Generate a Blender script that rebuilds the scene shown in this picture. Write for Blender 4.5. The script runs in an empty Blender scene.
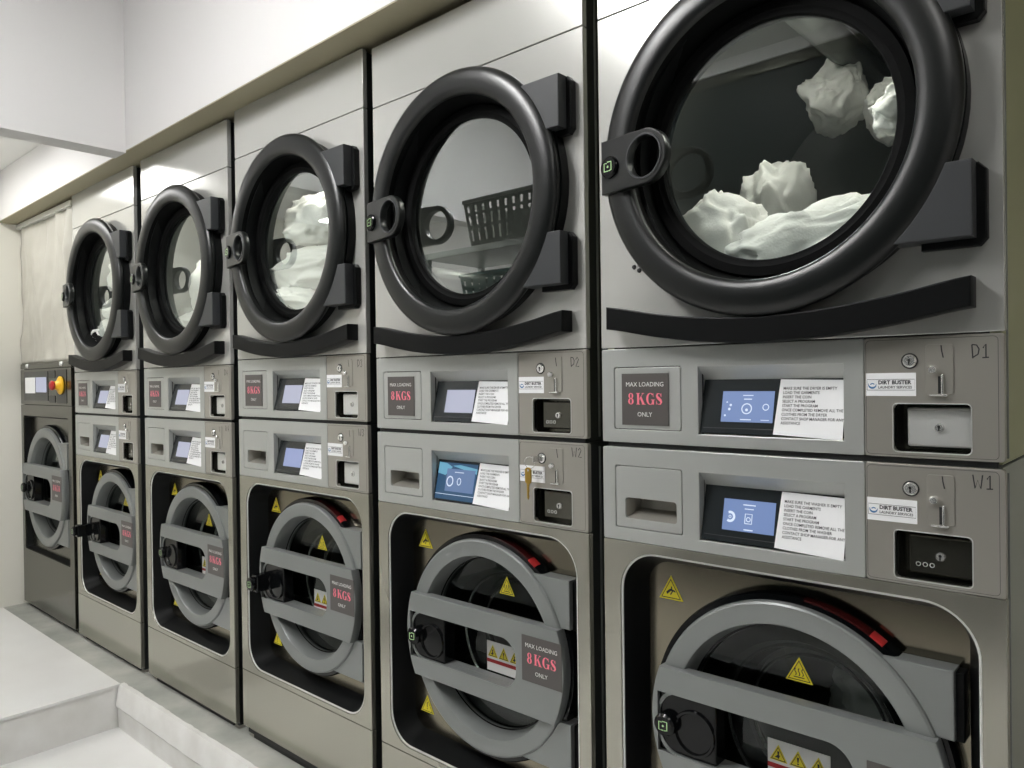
import bpy, bmesh, math, random
from mathutils import Vector, Matrix, noise
random.seed(7)
S = bpy.context.scene
COL = S.collection
PI = math.pi

# ------------------------------------------------------------------ camera, world, exposure
F_PX, YAW, PITCH, ROLL = 760.0, 0.7329, -0.0065, -0.0133
ZA = 1.166                                   # height of the seam under the dryer front above the plinth
fw = Vector((-math.sin(YAW) * math.cos(PITCH), math.cos(YAW) * math.cos(PITCH), math.sin(PITCH)))
rt = Vector((math.cos(YAW), math.sin(YAW), 0)); up = rt.cross(fw)
cr, sr = math.cos(ROLL), math.sin(ROLL)
R_, U_ = cr * rt + sr * up, -sr * rt + cr * up
cd = bpy.data.cameras.new('camera'); cam = bpy.data.objects.new('camera', cd); COL.objects.link(cam)
cd.sensor_width = 36.0; cd.lens = F_PX * 36.0 / 1024.0; cd.clip_start = 0.02
mw = Matrix((R_, U_, -fw)).transposed().to_4x4(); mw.translation = Vector((0.1897, -1.197, ZA - 0.0545))
cam.matrix_world = mw
S.camera = cam
wd = bpy.data.worlds.new('world'); S.world = wd; wd.use_nodes = True
wd.node_tree.nodes['Background'].inputs[0].default_value = (0.75, 0.8, 0.85, 1)
wd.node_tree.nodes['Background'].inputs[1].default_value = 0.05
S.view_settings.view_transform = 'Standard'; S.view_settings.look = 'None'
S.view_settings.gamma = 1.0; S.view_settings.use_curve_mapping = False
S.view_settings.exposure = 0.50
LAMP_MAIN, LAMP_SIDE, LAMP_REAR = 88.0, 11.0, 19.0       # emission strength of the ceiling lamps
DRUM_FILL = 85.0  # strength of the light added inside each drum

# ------------------------------------------------------------------ materials
def mat(name, col, rough=0.5, metal=0.0, bump=0.0, scale=60.0, var=0.0, stretch=None, coat=0.0, spec=None, emit=None, estr=0.0):
    m = bpy.data.materials.new(name); m.use_nodes = True
    nt = m.node_tree; b = nt.nodes['Principled BSDF']
    b.inputs['Base Color'].default_value = (*col, 1); b.inputs['Roughness'].default_value = rough
    b.inputs['Metallic'].default_value = metal; b.inputs['Coat Weight'].default_value = coat
    if spec is not None: b.inputs['Specular IOR Level'].default_value = spec
    if emit: b.inputs['Emission Color'].default_value = (*emit, 1); b.inputs['Emission Strength'].default_value = estr
    if bump or var:
        tc = nt.nodes.new('ShaderNodeTexCoord'); mp = nt.nodes.new('ShaderNodeMapping')
        if stretch: mp.inputs['Scale'].default_value = stretch
        nz = nt.nodes.new('ShaderNodeTexNoise'); nz.inputs['Scale'].default_value = scale; nz.inputs['Detail'].default_value = 4
        nt.links.new(tc.outputs['Object'], mp.inputs['Vector']); nt.links.new(mp.outputs['Vector'], nz.inputs['Vector'])
        if var:
            rp = nt.nodes.new('ShaderNodeMapRange'); rp.inputs['To Min'].default_value = rough - var; rp.inputs['To Max'].default_value = rough + var
            nt.links.new(nz.outputs['Fac'], rp.inputs['Value']); nt.links.new(rp.outputs['Result'], b.inputs['Roughness'])
        if bump:
            bp = nt.nodes.new('ShaderNodeBump'); bp.inputs['Strength'].default_value = bump; bp.inputs['Distance'].default_value = 0.002
            nt.links.new(nz.outputs['Fac'], bp.inputs['Height']); nt.links.new(bp.outputs['Normal'], b.inputs['Normal'])
    return m

def glass_mat(name, tint, refl, rough=0.0):
    m = bpy.data.materials.new(name); m.use_nodes = True
    nt = m.node_tree; nt.nodes.clear()
    out = nt.nodes.new('ShaderNodeOutputMaterial'); mx = nt.nodes.new('ShaderNodeMixShader')
    tr = nt.nodes.new('ShaderNodeBsdfTransparent'); tr.inputs['Color'].default_value = (*tint, 1)
    gl = nt.nodes.new('ShaderNodeBsdfGlossy'); gl.inputs['Roughness'].default_value = rough; gl.inputs['Color'].default_value = (0.95, 1, 0.98, 1)
    lw = nt.nodes.new('ShaderNodeLayerWeight'); lw.inputs['Blend'].default_value = 0.5
    cr_ = nt.nodes.new('ShaderNodeValToRGB'); e = cr_.color_ramp.elements
    e[0].position, e[0].color = 0.0, (refl[0],) * 3 + (1,); e[1].position, e[1].color = 1.0, (1, 1, 1, 1)
    for p, v in ((0.10, refl[0]), (0.30, refl[1]), (0.65, refl[2])):
        q = e.new(p); q.color = (v, v, v, 1)
    nt.links.new(lw.outputs['Facing'], cr_.inputs[0]); nt.links.new(cr_.outputs[0], mx.inputs[0])
    nt.links.new(tr.outputs[0], mx.inputs[1]); nt.links.new(gl.outputs[0], mx.inputs[2]); nt.links.new(mx.outputs[0], out.inputs[0])
    return m

def concrete_mat(name, a, b_, scale, rough, bump):
    m = mat(name, a, rough)
    nt = m.node_tree; b = nt.nodes['Principled BSDF']
    tc = nt.nodes.new('ShaderNodeTexCoord'); nz = nt.nodes.new('ShaderNodeTexNoise'); nz.inputs['Scale'].default_value = scale; nz.inputs['Detail'].default_value = 7
    nt.links.new(tc.outputs['Object'], nz.inputs['Vector'])
    rp = nt.nodes.new('ShaderNodeValToRGB'); rp.color_ramp.elements[0].position = 0.32; rp.color_ramp.elements[1].position = 0.68
    rp.color_ramp.elements[0].color = (*a, 1); rp.color_ramp.elements[1].color = (*b_, 1)
    nt.links.new(nz.outputs['Fac'], rp.inputs[0]); nt.links.new(rp.outputs[0], b.inputs['Base Color'])
    bp = nt.nodes.new('ShaderNodeBump'); bp.inputs['Strength'].default_value = bump; bp.inputs['Distance'].default_value = 0.004
    nt.links.new(nz.outputs['Fac'], bp.inputs['Height']); nt.links.new(bp.outputs['Normal'], b.inputs['Normal'])
    return m

M = {}
M['silver'] = mat('silver_panel', (0.55, 0.55, 0.525), 0.20, 0.45, var=0.03, scale=30, stretch=(1, 1, 18))
M['steel'] = mat('washer_steel', (0.385, 0.377, 0.322), 0.17, 0.72, var=0.03, scale=30, stretch=(18, 1, 1))
M['fascia'] = mat('fascia_silver', (0.46, 0.475, 0.457), 0.38, 0.45)
M['coin'] = mat('coin_module_metal', (0.375, 0.362, 0.322), 0.36, 0.5)
M['darksteel'] = mat('dark_polished_steel', (0.135, 0.133, 0.112), 0.20, 0.90, var=0.03, scale=20)
M['inner'] = mat('recess_steel', (0.24, 0.22, 0.17), 0.18, 1.0)
M['black'] = mat('black_plastic', (0.0045, 0.0058, 0.0056), 0.34, 0.0, spec=0.5)
M['throat'] = mat('black_throat_plastic', (0.002, 0.0023, 0.0023), 0.65, spec=0.10)
M['blackgloss'] = mat('black_gloss', (0.003, 0.0035, 0.004), 0.14, spec=0.3)
M['hinge'] = mat('hinge_grey', (0.034, 0.037, 0.040), 0.45)
M['rubber'] = mat('black_rubber', (0.0035, 0.004, 0.0042), 0.45, spec=0.15)
M['body'] = mat('gap_shade_body_shell', (0.012, 0.014, 0.014), 0.45)  # near-black: shade of the gaps between machines put into the shell colour
M['side_d'] = mat('olive_side_shell', (0.42, 0.43, 0.25), 0.40, 0.3)  # lit-side tone, nearest stack only; the other shells carry gap shade
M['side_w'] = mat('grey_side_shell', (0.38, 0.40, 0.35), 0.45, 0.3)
M['doorgrey'] = mat('grey_door_plastic', (0.235, 0.248, 0.243), 0.34, 0.35)
M['chrome'] = mat('chrome', (0.80, 0.80, 0.78), 0.22, 0.75)
M['edge'] = mat('pale_metal_edge', (0.72, 0.73, 0.71), 0.3, 0.5)
M['drum'] = mat('drum_steel', (0.20, 0.21, 0.20), 0.45, 0.8)
M['dark'] = mat('dark_cavity', (0.008, 0.009, 0.009), 0.6)
M['brass'] = mat('brass', (0.55, 0.36, 0.08), 0.3, 1.0)
M['paper'] = mat('white_paper', (0.88, 0.89, 0.90), 0.45)
M['ink'] = mat('black_ink', (0.03, 0.03, 0.035), 0.6)
M['greyink'] = mat('grey_ink', (0.07, 0.07, 0.08), 0.6)
M['sign'] = mat('taupe_sign', (0.085, 0.078, 0.074), 0.45)
M['pink'] = mat('pink_print', (0.95, 0.22, 0.30), 0.5)
M['white'] = mat('white_print', (0.82, 0.82, 0.80), 0.5)
M['blue'] = mat('blue_print', (0.06, 0.20, 0.42), 0.5)
M['yellow'] = mat('yellow_warning', (0.80, 0.68, 0.03), 0.45)
M['red'] = mat('red_print', (0.35, 0.02, 0.02), 0.35)
M['darkred'] = mat('dark_red_print', (0.035, 0.004, 0.004), 0.25)
M['redknob'] = mat('red_button', (0.45, 0.02, 0.02), 0.3)
M['yellowknob'] = mat('yellow_collar', (0.85, 0.48, 0.02), 0.3)
M['green'] = mat('green_print', (0.40, 0.62, 0.30), 0.5)
M['glass'] = glass_mat('dryer_door_glass', (0.90, 0.94, 0.92), (0.09, 0.34, 0.40))
M['wglass'] = glass_mat('washer_door_glass', (0.42, 0.45, 0.44), (0.03, 0.045, 0.10))
M['film'] = mat('screen_glass', (0.020, 0.024, 0.026), 0.18)
M['soffit'] = mat('beige_soffit_tone', (0.36, 0.33, 0.225), 0.6)  # darker, browner tone than the bulkhead face
M['cloth'] = mat('white_towel', (0.82, 0.82, 0.79), 0.9, bump=0.3, scale=250)
M['plastic'] = mat('white_plastic_sheet', (0.50, 0.485, 0.43), 0.32)
M['wall'] = mat('white_wall_paint', (0.70, 0.69, 0.685), 0.6, bump=0.04, scale=120)
M['cream'] = mat('cream_wall_paint', (0.77, 0.755, 0.68), 0.6, bump=0.04, scale=120)
M['ceil'] = mat('white_ceiling_paint', (0.82, 0.82, 0.80), 0.7)
M['floor'] = concrete_mat('white_floor_coating', (0.74, 0.735, 0.715), (0.80, 0.80, 0.785), 3.0, 0.35, 0.05)
M['curb'] = concrete_mat('white_curb_paint', (0.66, 0.65, 0.62), (0.76, 0.755, 0.735), 9.0, 0.55, 0.5)
M['concrete'] = concrete_mat('grey_concrete', (0.30, 0.31, 0.28), (0.46, 0.46, 0.42), 6.0, 0.6, 0.4)
M['basket'] = mat('grey_basket_plastic', (0.10, 0.11, 0.095), 0.5)
M['rack'] = mat('rack_steel', (0.35, 0.37, 0.36), 0.35, 0.7)
M['teal'] = mat('dark_teal_plastic', (0.015, 0.06, 0.055), 0.4)
M['lamp'] = mat('lamp_housing', (0.8, 0.8, 0.8), 0.5)
M['night'] = mat('night_glass', (0.012, 0.016, 0.016), 0.55, spec=0.15)
def emitter(name, col, s): return mat(name, (0.0, 0.0, 0.0), 0.5, emit=col, estr=s)
M['disp_blue'] = emitter('display_blue', (0.20, 0.30, 0.58), 0.58)
M['disp_pale'] = emitter('display_pale', (0.52, 0.54, 0.68), 0.61)
M['disp_mid'] = emitter('display_mid', (0.36, 0.42, 0.68), 0.61)
M['disp_navy'] = emitter('display_navy', (0.02, 0.08, 0.17), 0.65)
M['disp_wave'] = emitter('display_wave', (0.16, 0.42, 0.58), 0.65)
M['disp_dim'] = emitter('display_dim', (0.14, 0.22, 0.40), 0.65)
M['disp_icon'] = emitter('display_icon', (0.72, 0.82, 0.98), 0.72)
M['drumfill'] = emitter('drum_fill_light', (1.0, 0.97, 0.88), DRUM_FILL)
M['lamp_main'] = emitter('lamp_tube', (1.0, 0.99, 0.98), LAMP_MAIN)
M['lamp_side'] = emitter('lamp_panel', (1.0, 0.99, 0.97), LAMP_SIDE)
M['lamp_rear'] = emitter('lamp_rear', (1.0, 0.985, 0.95), LAMP_REAR)

# ------------------------------------------------------------------ mesh helpers
CACHE = {}
def cached(key, fn):
    if key not in CACHE: CACHE[key] = fn()
    return CACHE[key]

def fin(bm, name, smooth=False, angle=None):
    bmesh.ops.recalc_face_normals(bm, faces=bm.faces)
    me = bpy.data.meshes.new(name); bm.to_mesh(me); bm.free()
    if smooth:
        for p in me.polygons: p.use_smooth = True
        if angle: 
            try: me.set_sharp_from_angle(angle=angle)
            except Exception: pass
    return me

def add_box(bm, x0, x1, y0, y1, z0, z1, bev=0.0, seg=2):
    t = bmesh.new()
    vs = [t.verts.new((x, y, z)) for x in (x0, x1) for y in (y0, y1) for z in (z0, z1)]
    for f in ((0, 1, 3, 2), (4, 6, 7, 5), (0, 4, 5, 1), (2, 3, 7, 6), (0, 2, 6, 4), (1, 5, 7, 3)):
        t.faces.new([vs[i] for i in f])
    bmesh.ops.recalc_face_normals(t, faces=t.faces)
    if bev > 0: bmesh.ops.bevel(t, geom=list(t.edges), offset=bev, segments=seg, profile=0.5, affect='EDGES')
    me = bpy.data.meshes.new('t'); t.to_mesh(me); t.free(); bm.from_mesh(me); bpy.data.meshes.remove(me)

def box(x0, x1, y0, y1, z0, z1, bev=0.0, seg=2, name='box'):
    bm = bmesh.new(); add_box(bm, x0, x1, y0, y1, z0, z1, bev, seg); return fin(bm, name)

def add_lathe(bm, prof, cx, cz, n=72, a0=0.0, a1=2 * PI, closed=False):
    full = abs(a1 - a0 - 2 * PI) < 1e-6
    cols = n if full else n + 1
    rows = []
    for (r, y) in prof:
        if r < 1e-6: rows.append([bm.verts.new((cx, y, cz))] * cols); continue
        rows.append([bm.verts.new((cx + r * math.cos(a0 + (a1 - a0) * i / n), y, cz + r * math.sin(a0 + (a1 - a0) * i / n))) for i in range(cols)])
    seq = list(zip(rows, rows[1:])) + ([(rows[-1], rows[0])] if closed else [])
    for A, B in seq:
        for i in range(n):
            j = (i + 1) % cols if full else i + 1
            q = [A[i], A[j], B[j], B[i]]
            u = []
            for v in q:
                if v not in u: u.append(v)
            if len(u) >= 3:
                try: bm.faces.new(u)
                except ValueError: pass

def disc(r, y, cx, cz, n=72):
    # flat pane facing the aisle (-y)
    me = bpy.data.meshes.new('disc')
    me.from_pydata([(cx + r * math.cos(2 * PI * i / n), y, cz + r * math.sin(2 * PI * i / n)) for i in range(n)], [], [tuple(range(n))])
    return me
def lathe(prof, cx, cz, n=72, closed=False, name='lathe', angle=0.6, a0=0.0, a1=2 * PI):
    bm = bmesh.new(); add_lathe(bm, prof, cx, cz, n, a0, a1, closed); return fin(bm, name, True, angle)

def plate(splines, yf, th, bev=0.0, name='plate', smooth=False):
    """flat plate in the xz plane (holes = inner outlines), front face at y=yf, thickness th, rounded edges"""
    cu = bpy.data.curves.new('c', 'CURVE'); cu.dimensions = '2D'; cu.fill_mode = 'BOTH'
    cu.extrude = max(th / 2 - bev, 1e-5); cu.bevel_depth = bev; cu.bevel_resolution = 1; cu.offset = -bev
    for pts in splines:
        sp = cu.splines.new('POLY'); sp.points.add(len(pts) - 1)
        for p, (x, z) in zip(sp.points, pts): p.co = (x, z, 0, 1)
        sp.use_cyclic_u = True
    ob = bpy.data.objects.new('c', cu)
    me = bpy.data.meshes.new_from_object(ob)
    bpy.data.objects.remove(ob); bpy.data.curves.remove(cu)
    for v in me.vertices:
        x, y, z = v.co; v.co = (x, yf + th / 2 - z, y)
    me.name = name
    for p in me.polygons: p.use_smooth = smooth
    if smooth: me.set_sharp_from_angle(angle=0.7)
    return me

def rect(x0, x1, z0, z1): return [(x0, z0), (x1, z0), (x1, z1), (x0, z1)]
def rrect(x0, x1, z0, z1, r, n=8):
    out = []
    for cx, cz, a in ((x1 - r, z0 + r, -PI / 2), (x1 - r, z1 - r, 0), (x0 + r, z1 - r, PI / 2), (x0 + r, z0 + r, PI)):
        for i in range(n + 1): t = a + PI / 2 * i / n; out.append((cx + r * math.cos(t), cz + r * math.sin(t)))
    return out
def circ(cx, cz, r, n=48, rz=None): return [(cx + r * math.cos(2 * PI * i / n), cz + (rz or r) * math.sin(2 * PI * i / n)) for i in range(n)]

def add_tube(bm, pts, rad, n=8):
    pts = [Vector(p) for p in pts]; rings = []
    for i, p in enumerate(pts):
        d = (pts[min(i + 1, len(pts) - 1)] - pts[max(i - 1, 0)]).normalized()
        a = d.orthogonal().normalized() if i == 0 else (rings_a - d * rings_a.dot(d)).normalized()
        rings_a = a; b = d.cross(a)
        r = rad[i] if isinstance(rad, (list, tuple)) else rad
        rings.append([bm.verts.new(p + (a * math.cos(2 * PI * k / n) + b * math.sin(2 * PI * k / n)) * r) for k in range(n)])
    for A, B in zip(rings, rings[1:]):
        for k in range(n): bm.faces.new((A[k], A[(k + 1) % n], B[(k + 1) % n], B[k]))
    bm.faces.new(rings[0][::-1]); bm.faces.new(rings[-1])

def tube(pts, rad, n=8, name='tube'):
    bm = bmesh.new(); add_tube(bm, pts, rad, n); return fin(bm, name, True, 0.8)

def flat_polys(polys, y, name='print'):
    """thin flat print: several polygons in the xz plane facing -y"""
    bm = bmesh.new()
    for p in polys:
        a = sum(p[i][0] * p[(i + 1) % len(p)][1] - p[(i + 1) % len(p)][0] * p[i][1] for i in range(len(p)))
        if a < 0: p = p[::-1]
        bm.faces.new([bm.verts.new((x, y, z)) for x, z in p])
    me = bpy.data.meshes.new(name); bm.to_mesh(me); bm.free(); return me

def stroke_polys(path, w):
    """polyline -> quads; w a number or one width per point"""
    out = []; L = []; Rr = []
    for i, (x, z) in enumerate(path):
        a = path[max(i - 1, 0)]; b = path[min(i + 1, len(path) - 1)]
        dx, dz = b[0] - a[0], b[1] - a[1]; l = math.hypot(dx, dz) or 1
        h = (w[i] if isinstance(w, (list, tuple)) else w) / 2
        L.append((x - dz / l * h, z + dx / l * h)); Rr.append((x + dz / l * h, z - dx / l * h))
    for i in range(len(path) - 1): out.append([L[i], L[i + 1], Rr[i + 1], Rr[i]])
    return out

def text_mesh(body, size, align='LEFT', space=1.0, line=1.0, bold=0.0, sx=1.0):
    cu = bpy.data.curves.new('f', 'FONT'); cu.body = body; cu.size = size; cu.align_x = align; cu.resolution_u = 2
    cu.space_character = space; cu.space_line = line; cu.offset = bold; cu.fill_mode = 'FRONT'
    ob = bpy.data.objects.new('f', cu); me = bpy.data.meshes.new_from_object(ob)
    bpy.data.objects.remove(ob); bpy.data.curves.remove(cu)
    for v in me.vertices: x, y, z = v.co; v.co = (x * sx, 0.0, y)
    me.name = 'lettering'
    return me

def obj(name, me, m, parent=None, loc=None, rot=None):
    if not me.materials: me.materials.append(M[m])
    o = bpy.data.objects.new(name, me); COL.objects.link(o)
    if me.materials[0] is not M[m]:
        o.material_slots[0].link = 'OBJECT'; o.material_slots[0].material = M[m]
    o.parent = parent
    if loc: o.location = loc
    if rot: o.rotation_euler = rot
    return o
def tag(o, label, cat, group=None):
    o['label'] = label; o['category'] = cat
    if group: o['group'] = group
    return o
def thing(name, label, cat, loc, group=None):
    o = bpy.data.objects.new(name, None); COL.objects.link(o); o.location = loc; o.empty_display_size = 0.1
    return tag(o, label, cat, group)
def struct(name, me, m, label=None, parent=None):
    o = obj(name, me, m, parent)
    if parent is None:
        o['kind'] = 'structure'
        if label: o['label'] = label
    return o

# ------------------------------------------------------------------ the room
XL, XR, YF, YB = -4.262, 1.9, -2.3, 0.98
FLOOR = -0.16; STEP_X = -2.785
def soffit(x): return ZA + 0.8098 + (x + 1.158) * 0.0138
struct('floor', box(STEP_X - 0.05, XR, YF, 0.0, FLOOR - 0.05, FLOOR), 'floor', 'white coated lower floor in front of the kerb')
fp = struct('floor_platform', box(XL, STEP_X - 0.006, YF, -0.087, FLOOR - 0.05, -0.012), 'curb', 'raised white floor platform at the far end of the row')
obj('floor_slab', box(XL, STEP_X, YF, -0.087, -0.010, 0.0, 0.001), 'floor', fp)
struct('plinth', box(XL, XR, -0.087, YB, FLOOR - 0.05, 0.0), 'concrete', 'bare grey concrete plinth under the machines')
def ragged():
    # white paint lapped raggedly over the front edge of the plinth, and the painted kerb face with its mid ledge
    bm = bmesh.new(); n = 150; x0, x1 = STEP_X + 0.001, XR
    rows = []
    for i in range(n + 1):
        x = x0 + (x1 - x0) * (i / n) ** 1.6
        q = noise.noise(Vector((x * 7, 3.1, 0))) * 0.008 + noise.noise(Vector((x * 31, 1.7, 0))) * 0.005
        w = noise.noise(Vector((x * 19, 9.1, 4))) * 0.003
        rows.append([bm.verts.new(p) for p in ((x, -0.074 + q, 0.0015), (x, -0.0880, 0.0005), (x, -0.0945, -0.010), (x, -0.106 + w, -0.076), (x, -0.0995 + w, -0.086), (x, -0.0965, FLOOR))])
    for A, B in zip(rows, rows[1:]):
        for k in range(5): bm.faces.new((A[k], B[k], B[k + 1], A[k + 1]))
    me = fin(bm, 'kerb', True, 0.5); return me
struct('kerb_strip', ragged(), 'curb', 'white painted kerb face with a ragged paint edge')
def bulkhead():
    bm = bmesh.new()
    vs = {}
    for i, x in enumerate((XL, XR)):
        for j, y in enumerate((-0.08, YB)):
            vs[i, j, 0] = bm.verts.new((x, y, soffit(x))); vs[i, j, 1] = bm.verts.new((x, y, 2.72))
    for f in (((0, 0, 0), (1, 0, 0), (1, 0, 1), (0, 0, 1)), ((0, 1, 0), (0, 1, 1), (1, 1, 1), (1, 1, 0)), ((0, 0, 0), (0, 1, 0), (1, 1, 0), (1, 0, 0)),
              ((0, 0, 1), (1, 0, 1), (1, 1, 1), (0, 1, 1)), ((0, 0, 0), (0, 0, 1), (0, 1, 1), (0, 1, 0)), ((1, 0, 0), (1, 1, 0), (1, 1, 1), (1, 0, 1))):
        bm.faces.new([vs[k] for k in f])
    return fin(bm, 'bulkhead')
struct('trim_1', bulkhead(), 'wall', 'white bulkhead running above the row of dryers')
def soffit_board():
    bm = bmesh.new(); vs = {}
    for i, x in enumerate((XL, XR)):
        for j, y in enumerate((-0.0795, YB)):
            for q in (0, 1): vs[i, j, q] = bm.verts.new((x, y, soffit(x) - 0.004 + 0.004 * q))
    for f in (((0, 0, 0), (1, 0, 0), (1, 0, 1), (0, 0, 1)), ((0, 1, 0), (0, 1, 1), (1, 1, 1), (1, 1, 0)), ((0, 0, 0), (0, 1, 0), (1, 1, 0), (1, 0, 0)), ((0, 0, 0), (0, 0, 1), (0, 1, 1), (0, 1, 0)), ((1, 0, 0), (1, 1, 0), (1, 1, 1), (1, 0, 1))):
        bm.faces.new([vs[k] for k in f])
    return fin(bm, 'soffit')
struct('trim_3', soffit_board(), 'soffit', 'beige soffit board under the bulkhead')
struct('trim_2', box(-2.77, -2.672, YF, -0.081, ZA + 0.779, 2.72), 'wall', 'white cross beam meeting the bulkhead')
struct('ceiling', box(-2.70, XR, YF, -0.081, 2.68, 2.74), 'ceil', 'white ceiling over the aisle')
struct('ceiling_end', box(XL, -2.771, YF, -0.081, ZA + 1.010, ZA + 1.06), 'ceil', 'lower white ceiling beyond the cross beam')
struct('wall_left', box(XL - 0.08, XL, YF, YB, FLOOR, 2.74), 'cream', 'cream end wall beside the large washer')
struct('wall_back', box(XL, XR, YB, YB + 0.08, FLOOR, 2.74), 'cream')
struct('wall_right', box(XR, XR + 0.08, YF, YB, FLOOR, 2.74), 'wall')
WX0, WX1, WZ0, WZ1 = -2.0, 1.6, 0.0, 2.62
struct('wall_front', plate([rect(XL, XR, FLOOR, 2.74), rect(WX0, WX1, WZ0, WZ1)], YF - 0.08, 0.08), 'wall')
w1 = struct('window_1', plate([rect(WX0, WX1, WZ0, WZ1), rect(WX0 + .05, -0.12, WZ0 + .05, WZ1 - .05), rect(-0.07, WX1 - .05, WZ0 + .05, WZ1 - .05)], YF - 0.07, 0.05), 'darksteel', 'dark night-time shop window facing the machines')
for a, b in ((WX0 + .05, -0.12), (-0.07, WX1 - .05)):
    obj('window_pane', box(a, b, YF - 0.05, YF - 0.04, WZ0 + .05, WZ1 - .05), 'night', w1)

# ceiling lamps
def lamp(name, label, x0, x1, y0, y1, z, m):
    t = thing(name, label, 'lamp', ((x0 + x1) / 2, (y0 + y1) / 2, z))
    w, d = (x1 - x0) / 2, (y1 - y0) / 2
    obj('lamp_housing', box(-w - .02, w + .02, -d - .02, d + .02, -0.028, 0.0, 0.004), 'lamp', t)
    obj('lamp_diffuser', box(-w, w, -d, d, -0.036, -0.026, 0.002), m, t)
lamp('ceiling_lamp', 'long narrow white ceiling lamp over the aisle', -1.46, -1.34, -2.00, -0.85, 2.68, 'lamp_main')
lamp('ceiling_lamp', 'slim ceiling lamp beyond the cross beam near the large washer', -4.15, -3.05, -0.56, -0.38, ZA + 1.010, 'lamp_side')
lamp('ceiling_lamp', 'added unseen fill light beyond the cross beam, brightening the front wall', -4.0, -2.95, -1.75, -1.60, ZA + 1.010, 'lamp_side')  # added to brighten the front wall that the D2 glass reflects
lamp('ceiling_lamp', 'white ceiling lamp near the shop entrance', 0.55, 0.67, -2.0, -0.9, 2.68, 'lamp_rear')

# ------------------------------------------------------------------ lettering drawn by hand
def kgs_polys(h):
    P = []
    def ann(cx, cz, ro, rzo, ri, rzi, a0=0, a1=2 * PI, n=20):
        for i in range(n):
            t0, t1 = a0 + (a1 - a0) * i / n, a0 + (a1 - a0) * (i + 1) / n
            P.append([(cx + ro * math.cos(t0), cz + rzo * math.sin(t0)), (cx + ro * math.cos(t1), cz + rzo * math.sin(t1)), (cx + ri * math.cos(t1), cz + rzi * math.sin(t1)), (cx + ri * math.cos(t0), cz + rzi * math.sin(t0))])
    def R(x0, x1, z0, z1): P.append(rect(x0, x1, z0, z1))
    ann(0.30, 0.75, 0.25, 0.25, 0.09, 0.20); ann(0.30, 0.28, 0.29, 0.28, 0.10, 0.22)          # 8
    R(0.93, 1.14, 0, 1); R(0.84, 1.23, 0, 0.05); R(0.84, 1.23, 0.95, 1)                          # K
    P.append([(1.14, 0.40), (1.14, 0.48), (1.50, 0.97), (1.57, 0.97)]); R(1.40, 1.66, 0.95, 1)
    P.append([(1.22, 0.56), (1.36, 0.72), (1.72, 0.0), (1.47, 0.0)]); R(1.40, 1.80, 0, 0.05)
    ann(2.26, 0.5, 0.42, 0.51, 0.20, 0.45, 0.75, 2 * PI - 0.55, 26); R(2.52, 2.57, 0.66, 0.98)   # G
    R(2.42, 2.62, 0.02, 0.44); R(2.32, 2.72, 0.40, 0.45)
    pth = [(3.30, 0.74), (3.24, 0.90), (3.10, 0.97), (2.95, 0.92), (2.90, 0.76), (2.98, 0.62), (3.12, 0.50), (3.26, 0.38), (3.32, 0.22), (3.24, 0.07), (3.08, 0.03), (2.92, 0.10), (2.84, 0.28)]
    P.extend(stroke_polys(pth, [.05, .05, .05, .13, .20, .24, .27, .24, .20, .13, .05, .05, .05])); R(3.29, 3.34, 0.68, 0.98); R(2.82, 2.87, 0.02, 0.34)
    k = 3.36
    return [[((x - k / 2) * h, z * h) for x, z in p] for p in P]

def load_sign(parent, x0, x1, z0, z1, y):
    s = obj('load_sign', cached(('sign', round(x1 - x0, 4), round(z1 - z0, 4)), lambda: box(-(x1 - x0) / 2, (x1 - x0) / 2, -0.0006, 0.0006, -(z1 - z0) / 2, (z1 - z0) / 2)), 'sign', parent, ((x0 + x1) / 2, y, (z0 + z1) / 2))
    s['label'] = 'taupe sign reading MAX LOADING 8 KGS ONLY'
    w, h = x1 - x0, z1 - z0
    obj('lettering', cached(('ml', w), lambda: text_mesh('MAX LOADING', w * 0.118, 'CENTER')), 'white', s, (0, -0.0012, h * 0.25))
    obj('lettering', cached(('kgs', w), lambda: flat_polys(kgs_polys(w * 0.215), 0)), 'pink', s, (0, -0.0012, -h * 0.10))
    obj('lettering', cached(('only', w), lambda: text_mesh('ONLY', w * 0.118, 'CENTER')), 'white', s, (0, -0.0012, -h * 0.33))
    return s

HAND = {'D': [[(0.08, 0), (0.02, 1)], [(0.02, 1), (0.35, .95), (0.52, .65), (0.45, .3), (0.08, 0.06)]],
        'W': [[(0, 1), (0.15, 0.02), (0.34, .62), (0.55, 0.02), (0.68, 1)]],
        '1': [[(0.1, .72), (0.3, 1), (0.3, 0.05)], [(0.05, .03), (0.5, .05)]],
        '2': [[(0.05, .75), (0.25, 1), (0.45, .75), (0.05, 0.03), (0.52, .03)]],
        '3': [[(0.05, .85), (0.28, 1), (0.44, .8), (0.2, .52), (0.46, .3), (0.25, 0.0), (0.02, .15)]],
        '4': [[(0.35, 0), (0.35, 1), (0.02, .35), (0.52, .35)]]}
def hand(parent, txt, x, y, z, h):
    P = []; cx = 0
    for ch in txt:
        for st in HAND[ch]: P += stroke_polys([(cx + a * h * 0.9, b * h) for a, b in st], h * 0.085)
        cx += h * (0.62 if ch == 'D' else 0.80)
    o = obj('handwriting', flat_polys(P, 0), 'ink', parent, (x, y, z)); o['label'] = 'handwritten marker ' + txt
    return o

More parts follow.
